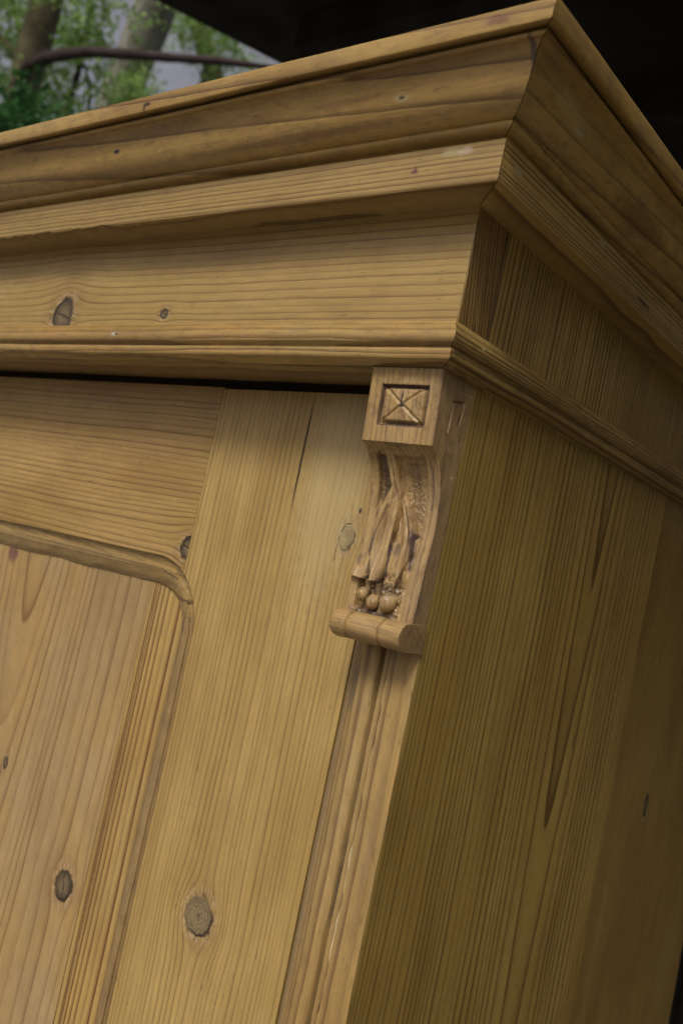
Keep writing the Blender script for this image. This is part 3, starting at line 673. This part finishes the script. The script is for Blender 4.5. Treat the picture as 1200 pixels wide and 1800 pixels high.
# leaves: lofted ribs with a raised midrib that lift off the ground at their tips
def leaf(path, widths, h0, lift, name='leaf', ridge=0.5, flat=3.0, tilt=0.0):
    P = smoothsec(path, [1] * (len(path) - 1), 8); n = len(P); Wd = np.interp(np.linspace(0, 1, n), np.linspace(0, 1, len(widths)), widths)
    rows = []
    for i in range(n):
        tt = i / (n - 1); d = P[min(i + 1, n - 1)] - P[max(i - 1, 0)]; d /= np.linalg.norm(d); nn = np.array((-d[1], d[0]))
        row = []
        for c in np.linspace(-1, 1, 15):
            q = P[i] + nn * c * Wd[i]
            cross = (1 - abs(c) ** flat) * (1 + tilt * c) * (0.72 + 0.28 * abs(c) ** 0.8 * ridge * 2 - 0.45 * ridge * math.exp(-(c / 0.16) ** 2))
            hh = h0 * (0.55 + 0.45 * math.sin(math.pi * min(1, tt * 1.15))) * cross + lift * tt ** 3 * (1 - 0.5 * c * c)
            hh += 0.0002 * nA(q[0], q[1]) + 0.0009 * nA(q[0] * 2.4, q[1] * 0.10)
            row.append((q[0], yc(q[1]) + 0.0050 - hh * 1.4, q[1]))
        base_ = [(r_[0], yc(r_[2]) + 0.0066, r_[2]) for r_ in (row[0],)]; base2 = [(r_[0], yc(r_[2]) + 0.0066, r_[2]) for r_ in (row[-1],)]
        rows.append(base_ + row + base2)
    cap = [(p[0], yc(p[2]) + 0.0064, p[2] + 0.0015) for p in rows[-1]]; cap0 = [(p[0], yc(p[2]) + 0.0064, p[2]) for p in rows[0]]
    return gridmesh(name, [cap0] + rows + [cap], M_brk, brk, gZ, smooth=32)
leaf([(-0.0570, -0.1005), (-0.0560, -0.1120), (-0.0535, -0.1260), (-0.0500, -0.1400), (-0.0485, -0.1560)], [0.0042, 0.0056, 0.0050, 0.0042, 0.0030], 0.0064, 0.0, 'stem', 0.25, 5)
leaf([(-0.0620, -0.1330), (-0.0640, -0.1500), (-0.0672, -0.1700), (-0.0690, -0.1900), (-0.0715, -0.2100)], [0.0020, 0.0066, 0.0098, 0.0108, 0.0078], 0.0056, 0.0056, ridge=0.3, flat=9, tilt=-0.4)
leaf([(-0.0530, -0.1290), (-0.0540, -0.1450), (-0.0560, -0.1640), (-0.0558, -0.1850), (-0.0535, -0.2110)], [0.0028, 0.0078, 0.0112, 0.0114, 0.0030], 0.0078, 0.0046, ridge=0.3, flat=9, tilt=-0.5)
leaf([(-0.0455, -0.1380), (-0.0385, -0.1520), (-0.0330, -0.1680), (-0.0312, -0.1860), (-0.0330, -0.2090)], [0.0020, 0.0054, 0.0080, 0.0076, 0.0018], 0.0062, 0.0034, ridge=0.3, flat=9, tilt=0.45)
leaf([(-0.0475, -0.1500), (-0.0450, -0.1640), (-0.0435, -0.1780), (-0.0425, -0.1960), (-0.0410, -0.2080)], [0.0016, 0.0040, 0.0052, 0.0046, 0.0016], 0.0040, 0.0006, ridge=0.5)
leaf([(-0.0478, -0.1330), (-0.0462, -0.1560), (-0.0468, -0.1760), (-0.0505, -0.2030)], [0.0012, 0.0015, 0.0015, 0.0010], 0.0094, 0.0, 'leaf_vein', 0.0)
leaf([(-0.0440, -0.1360), (-0.0330, -0.1540), (-0.0262, -0.1740), (-0.0256, -0.1900), (-0.0300, -0.2080)], [0.0012, 0.0016, 0.0016, 0.0015, 0.0010], 0.0072, 0.0, 'leaf_vein', 0.0)
leaf([(-0.0670, -0.2000), (-0.0645, -0.2100), (-0.0625, -0.2200)], [0.0022, 0.0020, 0.0018], 0.0040, 0.0, 'stem', 0.1)
leaf([(-0.0560, -0.2000), (-0.0525, -0.2120), (-0.0505, -0.2240)], [0.0024, 0.0022, 0.0018], 0.0042, 0.0, 'stem', 0.1)
leaf([(-0.0400, -0.1980), (-0.0370, -0.2100), (-0.0345, -0.2210)], [0.0024, 0.0022, 0.0018], 0.0040, 0.0, 'stem', 0.1)
def berry(x, z, r, seed):
    nf = vnoise(seed, 0.35); rows = []
    for th in np.linspace(0, math.pi, 13):
        row = []
        for ph_ in np.linspace(0, 2 * math.pi, 19):
            rr_ = r * (1 + 0.30 * nf(math.cos(ph_ % (2 * math.pi - 1e-6)) * math.sin(th) + 2, math.cos(th) + math.sin(ph_) * math.sin(th) + 3))
            row.append((x + rr_ * math.sin(th) * math.cos(ph_), yc(z) - 0.0008 + rr_ * math.sin(th) * math.sin(ph_), z + rr_ * 1.08 * math.cos(th)))
        rows.append(row)
    gridmesh('berry', rows, M_brk, brk, gZ, smooth=60)
berry(-0.0628, -0.2235, 0.0052, 11); berry(-0.0510, -0.2282, 0.0056, 12); berry(-0.0355, -0.2262, 0.0076, 13)
# nail in the pyramid
def nailhead(x, y, z, r, parent=brk):
    rows = []
    for rr_, dy in ((r * 0.2, -0.0004), (r * 0.45, -0.0001), (r * 0.55, -0.0008), (r * 0.9, -0.0006), (r, 0.0), (r * 0.8, 0.002)):
        rows.append([(x + rr_ * math.cos(a), y + dy, z + rr_ * math.sin(a)) for a in np.linspace(0, 2 * math.pi, 13)])
    gridmesh('nail', [[(x, y, z)] * 13] + rows, M_nail, parent, gZ, smooth=40)
nailhead(CX - 0.0004, yb(CZ) - 0.0004, CZ, 0.0017)

# ------------------------------------------------------------------ place around: shelter, ground, garden
def pix(px, py, dist):
    """point seen at that spot of the photograph at a real distance"""
    c = np.array([px - 600, py - 900, FPX]); d = np.array(CAMR).T @ c; d /= np.linalg.norm(d)
    return Vector(d * dist) + CAMP
def box(name, lo, hi, mat, parent=None, rot=None):
    import bmesh
    bm = bmesh.new(); bmesh.ops.create_cube(bm, size=1)
    for v_ in bm.verts: v_.co = Vector([(lo[i] + hi[i]) / 2 + v_.co[i] * (hi[i] - lo[i]) for i in range(3)])
    bmesh.ops.bevel(bm, geom=bm.edges, offset=min(0.006, min(hi[i] - lo[i] for i in range(3)) * 0.2), segments=1, affect='EDGES')
    me = bpy.data.meshes.new(name); bm.to_mesh(me); bm.free()
    return link(name, me, mat, parent)
M_ground = plain('ground_gravel', (0.17, 0.155, 0.13), 0.9, 0.35, 14, 0.01)
n_ = 40; xs = np.linspace(-60, 60, n_)
Vg = [(x, y, GZ - 0.002 + 0.0) for y in xs for x in xs]
Fg = [(j * n_ + i, j * n_ + i + 1, (j + 1) * n_ + i + 1, (j + 1) * n_ + i) for j in range(n_ - 1) for i in range(n_ - 1)]
o = link('ground', mesh('ground', Vg, Fg), M_ground); o['kind'] = 'structure'

M_tar = plain('tarred_boards', (0.028, 0.025, 0.022), 0.9, 0.3, 5, 0.002, 0.1)
HZ = 1.68
shed = thing('open_shed', 'dark open shed whose black roof and rear wall fill the background behind the wardrobe', 'shed', (0.6, 1.5, GZ))
# eave line measured through two points; roof slab lies to its right
e0, e1 = np.array((-2.45, 1.30)), np.array((-2.27, 1.76)); ed = (e1 - e0) / np.linalg.norm(e1 - e0)
def eave(y): return e0[0] + (y - e0[1]) * ed[0] / ed[1]
YF, YR, XR = -1.15, 4.6, 1.5
poly = [(eave(YF), YF), (XR, YF), (XR, YR), (eave(YR), YR)]
Vr = [(x, y, HZ) for x, y in poly] + [(x, y, HZ + 0.10) for x, y in poly]
link('roof', mesh('roof', Vr, [(0, 1, 2, 3), (7, 6, 5, 4), (0, 4, 5, 1), (1, 5, 6, 2), (2, 6, 7, 3), (3, 7, 4, 0)]), M_tar, shed)
for yy in np.arange(YF + 0.5, YR, 0.75):
    box('rafter', (eave(yy) + 0.35, yy - 0.04, HZ - 0.12), (XR, yy + 0.04, HZ - 0.001), M_tar, shed)
for i in range(26):
    x0 = eave(YR) + i * 0.16
    if x0 + 0.156 > XR: break
    box('wall_board', (x0, YR - 0.04, GZ), (x0 + 0.156, YR - 0.012, HZ - 0.13), M_tar, shed)
for i in range(26):  # unseen right wall, added to keep sky light off the rear side panel
    y0 = 0.45 + i * 0.16
    if y0 + 0.156 > YR - 0.05: break
    box('wall_board', (XR - 0.04, y0, GZ), (XR - 0.012, y0 + 0.156, HZ - 0.13), M_tar, shed)  # added unseen wall board, blocks sky light
for x, y in ((eave(YF) + 0.25, YF + 0.15), (XR - 0.1, YF + 0.15)):
    box('post', (x - 0.06, y - 0.06, GZ), (x + 0.06, y + 0.06, HZ - 0.001), M_tar, shed)

# rendered wall beyond the trees
M_render = plain('grey_render', (0.29, 0.315, 0.41), 0.9, 0.10, 1.2, 0.004)
c = pix(180, 90, 9.5); nrm = Vector((c.x - CAMP.x, c.y - CAMP.y, 0)).normalized(); tan = Vector((-nrm.y, nrm.x, 0))
bl = thing('rendered_building', 'plain pale grey rendered gable wall seen blurred behind the trees', 'building', (c.x, c.y, GZ))
def slab(name, s0, s1, d0, d1, z0, z1, mat, parent):
    V = [c + tan * s + nrm * d for s, d in ((s0, d0), (s1, d0), (s1, d1), (s0, d1))]
    V = [(v_.x, v_.y, z0) for v_ in V] + [(v_.x, v_.y, z1) for v_ in V]
    return link(name, mesh(name, V, [(3, 2, 1, 0), (4, 5, 6, 7), (0, 1, 5, 4), (1, 2, 6, 5), (2, 3, 7, 6), (3, 0, 4, 7)]), mat, parent)
slab('wall', -5.0, 4.5, 0.0, 5.0, GZ, 7.2, M_render, bl)
slab('roof', -5.2, 4.7, -0.2, 5.2, 7.2, 7.45, M_tar, bl)

M_bark = plain('bark_grey_brown', (0.16, 0.14, 0.09), 0.95, 0.4, 12, 0.01)
M_barkp = plain('bark_pale', (0.20, 0.20, 0.17), 0.95, 0.35, 6, 0.01)
M_barkd = plain('bark_dark', (0.055, 0.040, 0.040), 0.9, 0.3, 12, 0.006)
def leafmat(name, col):
    mt = plain(name, col, 0.6, 0.45, 9)
    t = mt.node_tree; bs = t.nodes['Principled BSDF']; tr = t.nodes.new('ShaderNodeBsdfTranslucent'); mx = t.nodes.new('ShaderNodeMixShader')
    lk = bs.inputs['Base Color'].links[0].from_socket; t.links.new(lk, tr.inputs[0]); mx.inputs[0].default_value = 0.4
    t.links.new(bs.outputs[0], mx.inputs[1]); t.links.new(tr.outputs[0], mx.inputs[2]); t.links.new(mx.outputs[0], t.nodes['Material Output'].inputs[0])
    return mt
M_leafA = leafmat('leaf_light_green', (0.27, 0.43, 0.12))
M_leafB = leafmat('leaf_deep_green', (0.05, 0.15, 0.04))
def tube(name, pts, rads, mat, parent, sides=10, kink=0.0):
    P = smoothsec([tuple(p) for p in pts], [1] * (len(pts) - 1), 6); Rr = np.interp(np.linspace(0, 1, len(P)), np.linspace(0, 1, len(rads)), rads)
    rows = []
    for i, p in enumerate(P):
        d = Vector(P[min(i + 1, len(P) - 1)] - P[max(i - 1, 0)]).normalized(); a = d.orthogonal().normalized()
        a = Vector((1, 0.3, 0)).cross(d).normalized() if abs(d.z) > 0.5 else Vector((0, 0, 1)).cross(d).normalized(); b = d.cross(a)
        r_ = Rr[i] * (1 + kink * rs.uniform(-1, 1))
        rows.append([tuple(Vector(p) + (a * math.cos(q) + b * math.sin(q)) * r_) for q in np.linspace(0, 2 * math.pi, sides + 1)])
    n, k = len(rows), sides + 1
    V = np.array(rows).reshape(-1, 3); F = [(j * k + i, j * k + i + 1, (j + 1) * k + i + 1, (j + 1) * k + i) for j in range(n - 1) for i in range(k - 1)]
    return link(name, mesh(name, V, F), mat, parent, smooth=60)
def crown_of(centres, n, size, mat, parent, clump=14, droop=0.5):
    """leaf-sized faces gathered in sprays round the centres: (point, radii, share)"""
    V = []; F = []
    tot = sum(q[2] for q in centres)
    for cpt, rad, share in centres:
        for _ in range(max(1, int(n * share / tot / clump))):
            d = rs.normal(size=3); d /= np.linalg.norm(d); r_ = rs.rand() ** 0.45
            s0 = np.array(cpt) + d * np.array(rad) * r_
            ax = rs.normal(size=3); ax[2] -= droop; ax /= np.linalg.norm(ax)
            for k in range(clump):
                p = s0 + ax * (k / clump) * size * 6 + rs.normal(size=3) * size * 0.7
                l = rs.normal(size=3) + ax * 1.5; l /= np.linalg.norm(l); s_ = np.cross(l, rs.normal(size=3)); s_ /= np.linalg.norm(s_)
                L = size * rs.uniform(0.7, 1.4); wd = L * 0.28; up = np.cross(l, s_) * wd * 0.35
                i0 = len(V); V += [p, p + l * L * 0.5 + s_ * wd + up, p + l * L, p + l * L * 0.5 - s_ * wd + up]; F += [(i0, i0 + 1, i0 + 2), (i0, i0 + 2, i0 + 3)]
    o = link('crown', mesh('crown', V, F), mat, parent, smooth=None)
    o['kind'] = 'stuff'
    return o
def ground_under(p, dx=0.0, dy=0.0): return Vector((p.x + dx, p.y + dy, GZ))
# tree 1: olive trunk at the far left with the long arching bough
D1 = 6.2
p0, p1_ = pix(30, 200, D1), pix(88, -20, D1 + 0.1)
t1 = thing('willow_tree', 'leafy tree at the far left with olive trunk and long dark arching bough', 'tree', tuple(ground_under(p0, -0.05, 0.0)))
up = p1_ + (p1_ - p0) * 1.2
tube('trunk', [ground_under(p0, -0.05), p0 - Vector((0.02, 0, 1.2)), p0, p1_, up], [0.17, 0.12, 0.095, 0.085, 0.05], M_bark, t1, 12, 0.06)
tube('branch', [pix(22, 235, D1), pix(38, 140, D1 - 0.1), pix(70, 106, D1 - 0.2), pix(150, 92, D1 - 0.3), pix(225, 96, D1 - 0.35), pix(310, 102, D1 - 0.3), pix(400, 109, D1 - 0.2), pix(560, 130, D1)], [0.05, 0.036, 0.033, 0.031, 0.028, 0.025, 0.022, 0.012], M_barkd, t1, 9, 0.08)
tube('branch', [p1_ - (p1_ - p0) * 0.6, pix(20, 90, D1 + 0.2), pix(-20, 40, D1 + 0.3)], [0.04, 0.03, 0.02], M_bark, t1)
crown_of([(pix(20, 40, D1 + 0.5), (0.35, 0.4, 0.25), 1.2), (pix(110, 30, D1 + 0.6), (0.3, 0.3, 0.22), 1.0), (pix(175, 80, D1 + 0.3), (0.10, 0.1, 0.13), 0.22), (pix(-60, 120, D1), (0.35, 0.4, 0.45), 1.2),
          (pix(85, 170, D1 + 0.5), (0.24, 0.3, 0.16), 0.7), (pix(150, 195, D1 + 0.2), (0.2, 0.2, 0.05), 0.14), (pix(60, -120, D1), (0.8, 0.8, 0.35), 1.6), (pix(-150, -120, D1), (0.8, 0.8, 0.5), 1.6)], 9000, 0.035, M_leafA, t1)
# tree 2: thin dark stems
D2 = 6.8
q0 = pix(112, 215, D2)
t2 = thing('sapling_tree', 'slender sapling with thin dark crooked stems between the two trunks', 'tree', tuple(ground_under(q0)))
tube('trunk', [ground_under(q0), q0 - Vector((0, 0, 1.0)), q0, pix(128, 160, D2), pix(142, 112, D2), pix(146, 75, D2), pix(158, 40, D2), pix(162, -30, D2)], [0.05, 0.035, 0.018, 0.018, 0.02, 0.02, 0.018, 0.012], M_barkd, t2, 8, 0.12)
tube('branch', [pix(144, 100, D2), pix(138, 60, D2), pix(135, -20, D2)], [0.014, 0.012, 0.008], M_bark, t2, 6, 0.1)
tube('branch', [pix(150, 230, D2), pix(158, 170, D2 + 0.1), pix(152, 125, D2), pix(143, 105, D2)], [0.010, 0.012, 0.010, 0.012], M_bark, t2, 6, 0.1)
crown_of([(pix(165, 60, D2), (0.08, 0.1, 0.14), 0.5), (pix(175, 165, D2), (0.20, 0.2, 0.05), 0.45), (pix(160, -80, D2), (0.4, 0.4, 0.3), 1.0), (pix(75, 130, D2), (0.15, 0.2, 0.2), 0.8)], 1500, 0.035, M_leafA, t2)
# tree 3: pale broad trunk
D3 = 7.6
r0_ = pix(205, 185, D3)
t3 = thing('pale_trunk_tree', 'tree with a broad pale grey leaning trunk right of the sapling', 'tree', tuple(ground_under(r0_, -0.25)))
tube('trunk', [ground_under(r0_, -0.35, 0), r0_ - Vector((0.12, 0, 1.0)), r0_, pix(240, 95, D3), pix(278, 0, D3), pix(310, -110, D3)], [0.22, 0.17, 0.145, 0.140, 0.145, 0.09], M_barkp, t3, 12, 0.04)
tube('branch', [pix(262, 45, D3), pix(300, 5, D3), pix(350, -30, D3)], [0.06, 0.05, 0.03], M_barkp, t3)
crown_of([(pix(245, 148, D3 - 0.3), (0.12, 0.15, 0.10), 0.45), (pix(215, 170, D3 - 0.3), (0.08, 0.1, 0.07), 0.2), (pix(330, -80, D3), (0.8, 0.8, 0.35), 1.0)], 1700, 0.036, M_leafA, t3)
# tree 4: trunk and foliage near the shed eave
D4 = 8.2
s0_ = pix(372, 150, D4)
t4 = thing('garden_tree', 'tree with sparse green sprays and a grey trunk just left of the black roof', 'tree', tuple(ground_under(s0_)))
tube('trunk', [ground_under(s0_), s0_ - Vector((0, 0, 1)), s0_, pix(362, 90, D4), pix(345, 40, D4), pix(320, -30, D4)], [0.14, 0.11, 0.09, 0.075, 0.06, 0.04], M_bark, t4, 10, 0.06)
crown_of([(pix(350, 55, D4 - 0.2), (0.26, 0.3, 0.14), 0.9), (pix(400, 85, D4 - 0.2), (0.22, 0.2, 0.12), 0.6), (pix(330, -60, D4), (0.7, 0.7, 0.3), 0.8)], 2200, 0.036, M_leafA, t4)
# dark shrub low at the left edge
sh = thing('evergreen_shrub', 'dark green bush at the far left edge beneath the arching bough', 'shrub', tuple(ground_under(pix(-10, 235, 5.6))))
b0 = pix(-10, 235, 5.6)
tube('trunk', [ground_under(b0), b0 - Vector((0, 0, 0.8)), b0], [0.05, 0.04, 0.02], M_bark, sh)
crown_of([(b0, (0.20, 0.25, 0.16), 1.0), (b0 - Vector((0, 0, 0.7)), (0.45, 0.45, 0.6), 1.6), (pix(38, 215, 5.8), (0.07, 0.1, 0.09), 0.4)], 5200, 0.045, M_leafB, sh)
print('tris', sum(len(o.data.polygons) for o in COL.objects if o.type == 'MESH'))
